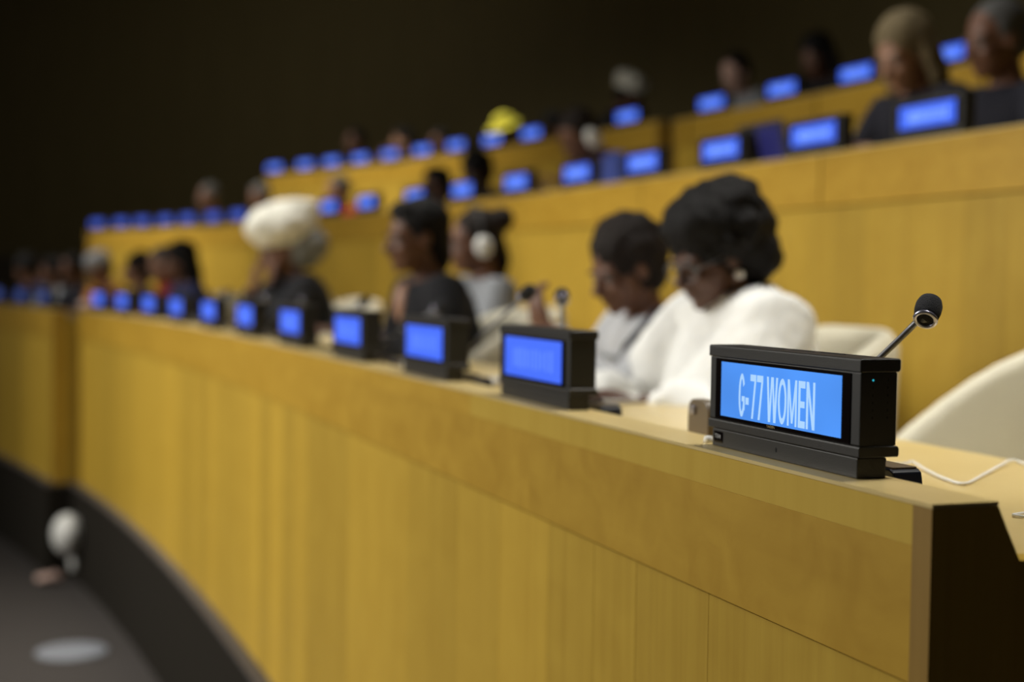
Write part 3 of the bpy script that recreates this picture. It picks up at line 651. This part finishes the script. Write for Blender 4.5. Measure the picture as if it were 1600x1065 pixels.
def jacket_mesh(p, fat=0.0, voxel=0.011, wrinkle=0.006, open_front=False, sleeve=1.0):
    mb = MB(); rings = []
    for h, rx, ry in [(-0.10, 0.17, 0.125), (-0.04, 0.185, 0.14), (0.04, 0.185, 0.138), (0.15, 0.165, 0.125), (0.27, 0.172, 0.130), (0.37, 0.185, 0.125), (0.425, 0.172, 0.105), (0.455, 0.115, 0.085), (0.470, 0.080, 0.070)]:
        rings.append([p.spine(h, (rx + fat) * math.cos(2 * PI * j / 20), (ry + fat) * math.sin(2 * PI * j / 20)) for j in range(20)])
    mb.rings(rings)
    for sd, sh, el, wr, curl, up in p.arms:
        inn = p.spine(0.40, 0.10 * sd); e = wr + (el - wr) * (0.10 + (1 - sleeve) * 0.9)
        mb.tube([inn, sh, (sh + el) / 2, el, el + (wr - el) * 0.3, e], [0.078 + fat, 0.072 + fat, 0.062 + fat, 0.056 + fat, 0.053 + fat, 0.043 + fat * .6], 12)
    # collar
    mb.tube([p.spine(0.452, 0.06 * math.cos(a) * 1.25, 0.06 * math.sin(a) - 0.005) for a in [PI * 2 * k / 14 for k in range(15)]], 0.012, 8)
    return remesh(mb, 'jacket', voxel, 3, lambda c, n: c + n * wrinkle * noise.noise(c * 11))
def trousers_mesh(p):
    mb = MB()
    mb.ell((0, 0.0, 0.50), (0.185, 0.15, 0.10))
    for sd in (-1, 1):
        hp = Vector((0.095 * sd, 0.0, 0.50)); kn = Vector((0.11 * sd, 0.42, 0.50)); an = Vector((0.11 * sd, 0.40, 0.11))
        mb.tube([hp, hp * .5 + kn * .5, kn], [0.10, 0.090, 0.070], 12); mb.tube([kn + Vector((0, 0, 0.02)), kn * .6 + an * .4, an], [0.070, 0.064, 0.056], 12)
    return remesh(mb, 'trousers', 0.014, 2)
def shoe_mesh():
    mb = MB(); mb.ell((0, 0.06, 0.035), (0.045, 0.125, 0.034)); mb.ell((0, 0.0, 0.06), (0.042, 0.06, 0.05)); mb.box((0, 0.06, 0.012), (0.07, 0.22, 0.020))
    return remesh(mb, 'shoe', 0.010, 2)
def hair_mesh(p, style, voxel=0.009):
    H = lambda x, y, z: p.head + p.HR @ Vector((x, y, z)); mb = MB(); amp, fr = 0.004, 60
    def cap(g=0.0, low=0.0):
        mb.ell(H(0, -0.030, 0.046), (0.083 + g, 0.096 + g, 0.084 + g), p.HR, 20, 14)
        mb.ell(H(0, -0.055, -0.005 - low), (0.074 + g, 0.064 + g, 0.075), p.HR, 18, 12)
        for sx in (-1, 1): mb.ell(H(0.066 * sx, -0.012, 0.03), (0.018, 0.045, 0.045), p.HR)
    if style == 'short': cap()
    elif style == 'bald': mb.ell(H(0, -0.05, -0.005), (0.077, 0.066, 0.06), p.HR)
    elif style == 'side':    # swept-back hair, longer to the nape
        cap(0.008); mb.ell(H(0, -0.07, -0.05), (0.070, 0.055, 0.09), p.HR); mb.ell(H(0, 0.03, 0.095), (0.06, 0.05, 0.035), p.HR); amp = 0.006
    elif style == 'bouffant':
        cap(0.018); mb.ell(H(0, -0.065, 0.05), (0.125, 0.115, 0.118), p.HR, 20, 14); mb.ell(H(0, -0.005, 0.085), (0.105, 0.095, 0.075), p.HR, 18, 12); mb.ell(H(0, -0.095, -0.035), (0.115, 0.075, 0.085), p.HR, 18, 12)
        rnd = random.Random(5)
        for k in range(70):
            a, b_ = rnd.uniform(0, 2 * PI), rnd.uniform(-0.5, 1.0); y = -0.065 + 0.105 * math.cos(b_) * math.sin(a); 
            if y > 0.0: continue
            mb.ell(H(0.115 * math.cos(b_) * math.cos(a), y, 0.05 + 0.108 * math.sin(b_)), 0.024, None, 8, 6)
        amp, fr = 0.009, 34
    elif style == 'curly':
        cap(0.012, 0.02); rnd = random.Random(9)
        for k in range(110):
            a, b_ = rnd.uniform(0, 2 * PI), rnd.uniform(-0.6, 1.4); y = -0.035 + 0.10 * math.cos(b_) * math.sin(a)
            if y > 0.045 and math.sin(b_) < 0.65: continue
            mb.ell(H(0.088 * math.cos(b_) * math.cos(a), y, 0.04 + 0.09 * math.sin(b_)), rnd.uniform(0.015, 0.024), None, 8, 6)
        amp, fr = 0.006, 60
    elif style == 'long':
        cap(0.010)
        for k in range(13):
            a = PI * (1.0 + k / 12.0); x, y = 0.082 * math.cos(a), -0.015 + 0.088 * math.sin(a)
            mb.tube([H(x * .8, y * .8, 0.06), H(x * 1.06, y, -0.02), H(x * 1.15, y * 1.05, -0.10), H(x * 1.12, y * 0.98 - 0.01, -0.165 + 0.02 * (k % 3))], [0.03, 0.028, 0.027, 0.016], 8)
        amp = 0.005
    elif style == 'bun':
        cap(0.004); mb.ell(H(0, -0.125, 0.075), (0.055, 0.05, 0.05), p.HR); mb.tube([H(0, -0.09, -0.02), H(0.0, -0.105, -0.09), H(0, -0.09, -0.15)], [0.04, 0.035, 0.02])
    elif style == 'braids':
        cap(0.008)
        for k in range(11):
            a = PI * (1.02 + k / 10.0 * .96); x, y = 0.085 * math.cos(a), -0.02 + 0.09 * math.sin(a)
            mb.tube([H(x * .8, y * .8, 0.05), H(x * 1.1, y, -0.04), H(x * 1.15, y * 1.08, -0.13)], [0.022, 0.018, 0.012], 8)
        amp = 0.006
    return remesh(mb, 'hair', voxel, 2, lambda c, n: c + n * amp * noise.noise(c * fr))
def hat_mesh(p, style):
    H = lambda x, y, z: p.head + p.HR @ Vector((x, y, z)); mb = MB()
    if style == 'wrap':      # large tilted head wrap with folded bands
        R2 = p.HR @ Matrix.Rotation(0.35, 3, 'X')
        mb.ell(H(0, -0.03, 0.06), (0.115, 0.135, 0.070), p.HR, 20, 12)
        mb.ell(H(0, -0.035, 0.105), (0.150, 0.168, 0.110), p.HR @ Matrix.Rotation(0.12, 3, 'X'), 24, 14)
        for k in range(4):
            mb.ell(H(0, -0.03 - 0.03 * k, 0.085 + 0.03 * k), (0.156 - 0.012 * k, 0.172 - 0.018 * k, 0.030), p.HR @ Matrix.Rotation(0.25, 3, 'X'), 24, 10)
        return remesh(mb, 'head_wrap', 0.011, 4, lambda c, n: c + n * 0.012 * noise.noise(c * 16))
    if style == 'cap':       # rounded kufi-like cap
        mb.ell(H(0, -0.02, 0.075), (0.092, 0.108, 0.075), p.HR, 20, 12); mb.ell(H(0, -0.02, 0.05), (0.094, 0.110, 0.03), p.HR, 20, 10)
        return remesh(mb, 'cap', 0.010, 3)
    if style == 'puff':
        mb.ell(H(0, -0.03, 0.075), (0.125, 0.125, 0.085), p.HR, 20, 12); mb.ell(H(0, -0.02, 0.045), (0.098, 0.112, 0.04), p.HR, 20, 10)
        for k in range(8):
            a = 2 * PI * k / 8; mb.ell(H(0.085 * math.cos(a), -0.03 + 0.085 * math.sin(a), 0.095), 0.055, None, 10, 8)
        return remesh(mb, 'soft_hat', 0.011, 4)
    if style == 'brim':
        mb.ell(H(0, -0.015, 0.075), (0.090, 0.105, 0.08), p.HR, 20, 12); mb.ell(H(0, -0.01, 0.04), (0.155, 0.175, 0.018), p.HR, 24, 8)
        return remesh(mb, 'brimmed_hat', 0.010, 3)
IRIS = MB().ell((0, 0, 0), (0.0062, 0.003, 0.0062), None, 10, 6).mesh('iris', smooth=True)
EYEM = MB().ell((0, 0, 0), 0.0125, None, 12, 8).mesh('eye', smooth=True)
SHOE = shoe_mesh()
BROW = MB().tube([(-0.018, 0, -0.003), (0, 0.003, 0.002), (0.018, -0.002, -0.002)], [0.002, 0.0035, 0.0018], 6).mesh('eyebrow', smooth=True)
_cache = {}
def cached(key, fn):
    if key not in _cache: _cache[key] = fn()
    return _cache[key]
TROUSERS = None
def person(label, row, s_head, q_head, crown, pose_key, pose, skin, top, hair=None, haircol='black', hat=None, hatcol='white', near=False, legs='trouser', topname='jacket', fat=0.0, turn=0.0, chair_label=None, hair_extra=0.012, sleeve=1.0, own_chair=True):
    """crown = height of the top of hair or hat above the desk ledge"""
    global TROUSERS
    hx = (p_top := pose.head + pose.HR @ Vector((0, -0.01, 0.115 + hair_extra)))
    sc = (0.76 + crown) / hx.z
    sc = max(0.84, min(1.12, sc))
    qh = q_head + pose.head.y * sc
    hd = pt(s_head, RQ[row] + q_head); rzp = heading(s_head) + PI / 2 + turn
    off = Matrix.Rotation(rzp, 3, 'Z') @ Vector((pose.head.x * sc, pose.head.y * sc, 0))
    root = thing('person', label, 'person', (hd.x - off.x, hd.y - off.y, PLAT[row] + 0.001), rzp)
    root.scale = (sc, sc, sc)
    vox = 0.0065 if near else 0.0095
    b = link('body', cached(('b', pose_key), lambda: body_mesh(pose, vox)), SK[skin], root)
    link(topname, cached(('j', pose_key, fat, sleeve), lambda: jacket_mesh(pose, fat, sleeve=sleeve)), CL[top], root)
    if TROUSERS is None: TROUSERS = trousers_mesh(pose)
    link('trousers', TROUSERS, CL[legs], root)
    for sd in (-1, 1): link('shoe', SHOE, M['shoe'], root, (0.11 * sd, 0.40, 0.001))
    if hair: link('hair', cached(('h', pose_key, hair), lambda: hair_mesh(pose, hair)), HA[haircol], root)
    if hat: link({'wrap': 'head_wrap', 'cap': 'cap', 'puff': 'soft_hat', 'brim': 'brimmed_hat'}[hat], cached(('t', pose_key, hat), lambda: hat_mesh(pose, hat)), CL[hatcol], root)
    H = lambda x, y, z: pose.head + pose.HR @ Vector((x, y, z))
    for sx in (-1, 1):
        e = link('eye', EYEM, M['eyeball'], root, H(0.030 * sx, 0.0735, -0.003)); e.rotation_euler = pose.HR.to_euler()
        link('iris', IRIS, M['iris'], e, (0, 0.0112, -0.002))
        br = link('eyebrow', BROW, HA[haircol], root, H(0.031 * sx, 0.0895, 0.020)); br.rotation_euler = pose.HR.to_euler()
    if own_chair:
        ch = chair(row, s_head, qh, chair_label or 'cream tub chair under the ' + ' '.join(label.split(',')[0].split()[:11]), turn)
        fw = Matrix.Rotation(rzp, 3, 'Z') @ Vector((0, 0.07, 0)); ch.location = (hd.x - off.x + fw.x, hd.y - off.y + fw.y, PLAT[row] + 0.001)
    return root, sc

# --- front row, near people
p1 = make_pose(0.19, 0, 0.42, 0.15, (-0.12, 0.40, 0.76), (0.17, 0.44, 0.76))
r, sc = person('woman in white shawl and glasses with big dark hair, head bowed', 1, 1.75, 0.70, 0.395, 'p1', p1, 'deep', 'white', 'bouffant', 'black', near=True, topname='blouse', chair_label='cream tub chair behind the woman in the white shawl', hair_extra=0.045)
def shawl(p):
    mb = MB(); rings = []
    for h, rx, ry, oy in [(-0.08, 0.25, 0.20, 0.0), (0.05, 0.26, 0.20, 0.02), (0.18, 0.255, 0.19, 0.03), (0.30, 0.245, 0.175, 0.01), (0.39, 0.235, 0.15, -0.01), (0.445, 0.185, 0.125, -0.02), (0.49, 0.125, 0.10, -0.02), (0.515, 0.09, 0.082, -0.015)]:
        rings.append([p.spine(h, rx * math.cos(2 * PI * j / 24), oy + ry * math.sin(2 * PI * j / 24)) for j in range(24)])
    mb.rings(rings)
    for sd, sh, el, wr, curl, up in p.arms:
        mb.tube([p.spine(0.42, 0.08 * sd), sh, (sh + el) / 2 + Vector((0, 0.01, 0.01)), el, (el * .5 + wr * .5), wr + (el - wr) * 0.18], [0.10, 0.105, 0.10, 0.098, 0.088, 0.07], 14)
    mb.tube([p.spine(0.40, -0.15, 0.06), p.spine(0.28, -0.10, 0.16), p.spine(0.12, -0.02, 0.22), p.spine(0.0, 0.03, 0.22)], [0.07, 0.085, 0.09, 0.08], 12)
    return remesh(mb, 'shawl', 0.011, 5, lambda c, n: c + n * (0.012 * noise.noise(Vector((c.x * 9, c.y * 9, c.z * 4))) + 0.004 * noise.noise(c * 26)))
link('shawl', shawl(p1), CL['white'], r)
H = lambda x, y, z: p1.head + p1.HR @ Vector((x, y, z))
gl = MB()
for sx in (-1, 1):
    gl.tube([H(0.033 * sx + 0.026 * math.cos(a), 0.098 - 0.004 * abs(math.cos(a)), -0.006 + 0.021 * math.sin(a)) for a in [2 * PI * k / 20 for k in range(21)]], 0.0018, 6)
    gl.tube([H(0.059 * sx, 0.094, 0.0), H(0.077 * sx, 0.05, 0.002), H(0.082 * sx, -0.01, 0.004)], 0.0018, 6)
gl.tube([H(-0.008, 0.1, 0.0), H(0, 0.106, 0.003), H(0.008, 0.1, 0.0)], 0.0016, 6)
link('glasses', gl.mesh('glasses', smooth=True), M['steel'], r, label='thin framed glasses')
for sx in (-1, 1): link('earring', MB().ell(H(0.087 * sx, -0.002, -0.050), 0.011, None, 12, 8).mesh('earring', smooth=True), M['pearl'], r)

p2 = make_pose(0.26, 0, 0.40, 0.15, (-0.10, 0.46, 0.93), (0.02, 0.46, 0.76), 0.9, 0.6, True, False)
r, sc = person('woman with short dark curls and striped top, hand raised before her', 1, 2.20, 0.70, 0.352, 'p2', p2, 'brown', 'lightgrey', 'curly', 'dark', near=True, topname='striped_top', chair_label='cream tub chair under the woman with short dark curls', hair_extra=0.025)
link('bag_strap', MB().tube([p2.spine(0.46, -0.10, -0.06), p2.spine(0.475, -0.105, 0.01), p2.spine(0.40, -0.10, 0.12), p2.spine(0.25, -0.03, 0.155), p2.spine(0.12, 0.06, 0.15)], [(0.018, 0.008)] * 5, 10).mesh('bag_strap', smooth=True), CL['suit'], r, label='dark strap across the chest')
for k in range(6):
    h = 0.10 + 0.055 * k; rx, ry = 0.176, 0.134
    link('stripe', MB().tube([p2.spine(h + 0.0, (rx - 0.004 * abs(k - 3)) * math.cos(a), ry * math.sin(a)) for a in [2 * PI * j / 24 for j in range(25)]], 0.006, 6).mesh('stripe', smooth=True), CL['grey'], r)

p3 = make_pose(0.26, 0, 0.12, 0.1, (-0.15, 0.34, 0.77), (0.16, 0.36, 0.77))
r, sc = person('woman in black jacket with swept-back black hair, seen in profile', 1, 3.50, 0.55, 0.47, 'p3', p3, 'brown', 'black', 'side', 'black', near=True, fat=0.008, chair_label='cream tub chair under the woman with swept-back black hair', hair_extra=0.02)
link('neck_opening', remesh(MB().ell(p3.spine(0.405, 0, 0.095), (0.045, 0.04, 0.075), p3.R @ Matrix.Rotation(0.25, 3, 'X')), 'neck_opening', 0.008, 2), SK['tan'], r, label='open blouse neckline')
p4 = make_pose(0.06, 0, 0.15, -0.1, (-0.14, 0.36, 0.76), (0.16, 0.36, 0.76))
r, sc = person('woman with dark bun and white headphone, partly hidden behind black jacket', 1, 4.02, 0.95, 0.465, 'p4', p4, 'brown', 'grey', 'bun', 'dark', topname='blouse', chair_label='cream tub chair under the woman with the dark bun', hair_extra=0.012)
H4 = lambda x, y, z: p4.head + p4.HR @ Vector((x, y, z))
for sx in (-1, 1): link('headphone', remesh(MB().ell(H4(0.098 * sx, -0.012, -0.020), (0.022, 0.036, 0.045), p4.HR), 'headphone', 0.007, 1), M['white'], r, label='white oval headphone')
link('headphone_band', MB().tube([H4(0.103 * math.cos(a), -0.015, 0.0 + 0.145 * math.sin(a)) for a in [PI * k / 16 for k in range(17)]], 0.006, 8).mesh('headphone_band', smooth=True), M['black'], r)
p5 = make_pose(0.30, 0, 0.30, 0.05, (-0.05, 0.26, 0.95), (0.12, 0.30, 0.92), 0.8, 0.8, True, True)
r, sc = person('person in black jacket with a very large white head wrap', 1, 5.45, 0.56, 0.515, 'p5', p5, 'brown', 'black', 'short', 'black', 'wrap', 'offwhite', near=True, fat=0.01, chair_label='cream tub chair under the large white head wrap', hair_extra=0.075)
link('wrap_tail', remesh(MB().ell(p5.head + p5.HR @ Vector((0, -0.11, -0.01)), (0.13, 0.12, 0.115), p5.HR), 'wrap_tail', 0.01, 3, lambda c, n: c + n * 0.012 * noise.noise(c * 18)), CL['midgrey'], r, label='grey knot at the back of the head wrap')

# --- generic poses for the people further away
GA = make_pose(0.18, 0, 0.22, 0.0); GB = make_pose(0.24, 0, 0.45, 0.25, (-0.10, 0.40, 0.76), (0.16, 0.42, 0.76)); GC = make_pose(0.12, 0, 0.05, -0.3, (-0.16, 0.40, 0.76), (0.06, 0.30, 0.93), 0.5, 0.9, False, True)
GE = make_pose(0.55, 0, 0.80, 0.15, (-0.14, 0.48, 0.76), (0.14, 0.50, 0.76))
G = {'a': GA, 'b': GB, 'c': GC, 'e': GE}
far = [
 # label, row, s, q, crown, pose, skin, top, hair, haircol, hat, hatcol
 ('person in navy jacket with dark hair, left of the black jacket with white wrap', 1, 7.45, 0.55, 0.41, 'a', 'brown', 'navy', 'long', 'black', None, None),
 ('person in red top with grey hair beside the navy jacket', 1, 8.05, 0.62, 0.385, 'b', 'tan', 'red', 'short', 'grey', None, None),
 ('brown-faced person in dark top between red top and white cap', 1, 8.62, 0.62, 0.36, 'c', 'tan', 'suit', 'curly', 'dark', None, None),
 ('person in orange cloth with a pale cap at far left of front row', 1, 9.25, 0.55, 0.37, 'b', 'tan', 'orange', 'short', 'grey', 'cap', 'lightgrey'),
 ('dark-haired person in black, first beyond the pale cap at far left', 1, 10.0, 0.60, 0.365, 'a', 'brown', 'suit', 'short', 'black', None, None),
 ('grey-topped person, second beyond the pale cap at far left', 1, 10.5, 0.62, 0.345, 'c', 'brown', 'grey', 'side', 'black', None, None),
 ('dark-haired person in navy at the left picture edge', 1, 11.05, 0.62, 0.35, 'b', 'brown', 'navy', 'curly', 'black', None, None),
 ('grey-haired man in dark suit at the upper right corner', 2, 2.72, 0.58, 0.515, 'a', 'brown', 'suit', 'short', 'grey', None, None),
 ('blond woman in dark jacket at upper right, looking down', 2, 3.16, 0.56, 0.535, 'b', 'tan', 'suit', 'long', 'blond', None, None),
 ('person in blue jacket hunched forward with a pale headphone, middle row', 2, 5.55, 0.48, 0.44, 'e', 'brown', 'blue', 'short', 'dark', None, None),
 ('person in black bending behind two middle-row screens', 2, 6.90, 0.55, 0.36, 'b', 'deep', 'black', 'curly', 'black', None, None),
 ('dark-haired person in profile above the black jacket woman', 2, 7.45, 0.55, 0.325, 'c', 'brown', 'suit', 'side', 'black', None, None),
 ('person in red between two middle-row screens', 2, 8.90, 0.55, 0.36, 'a', 'tan', 'red', 'short', 'grey', None, None),
 ('grey-haired person above the large white head wrap', 2, 10.15, 0.55, 0.365, 'b', 'brown', 'suit', 'short', 'grey', None, None),
 ('grey-haired person at the far left of the middle row', 2, 11.0, 0.55, 0.42, 'a', 'brown', 'suit', 'short', 'grey', None, None),
 ('dark-haired person in grey jacket leaning on the top-row desk', 3, 6.62, 0.55, 0.47, 'b', 'fair', 'grey', 'short', 'black', None, None),
 ('person in dark clothes wearing a round white hat in top row', 3, 7.70, 0.55, 0.495, 'b', 'brown', 'suit', 'short', 'dark', 'puff', 'offwhite'),
 ('person wearing a yellow brimmed hat in top row', 3, 9.20, 0.55, 0.385, 'b', 'deep', 'suit', 'short', 'black', 'brim', 'yellow'),
 ('dark-haired person in top row, furthest left behind the screens', 3, 11.2, 0.55, 0.455, 'a', 'brown', 'suit', 'short', 'black', None, None),
 ('brown-faced person in top row, second from the left', 3, 10.55, 0.55, 0.40, 'c', 'tan', 'suit', 'side', 'black', None, None),
 ('dark-haired person in top row just left of the yellow hat', 3, 10.05, 0.55, 0.33, 'b', 'brown', 'suit', 'short', 'black', None, None),
 ('dark-haired person in top row just right of the yellow hat', 3, 8.6, 0.55, 0.31, 'b', 'brown', 'suit', 'curly', 'black', None, None),
 ('person in black in top row, left of the blond woman', 3, 5.95, 0.60, 0.48, 'b', 'brown', 'black', 'long', 'black', None, None),
]
for lab, row, s, q, crown, k, skin, top, hair, hc, hat, hatc in far:
    r, sc = person(lab, row, s, q, crown, 'g' + k, G[k], skin, top, hair, hc, hat, hatc, turn=(2.6 if hat == 'puff' else 0.0), hair_extra={'brim': 0.045, 'puff': 0.055, 'cap': 0.035}.get(hat, 0.018))
    if 'pale headphone' in lab:
        p = G[k]; link('headphone', remesh(MB().ell(p.head + p.HR @ Vector((-0.1, -0.0, -0.02)), (0.025, 0.04, 0.055), p.HR), 'headphone', 0.008, 1), M['white'], r, label='pale oval headphone')
for i, s in enumerate((2.72, 4.70, 6.15, 6.75)):
    chair(1, s, 0.90, 'empty cream tub chair %s' % ['between the curly-haired woman and the black jacket', 'left of the woman with the dark bun', 'left of the large white head wrap', 'right of the person in navy jacket'][i])

bpy.data.scenes.remove(work)
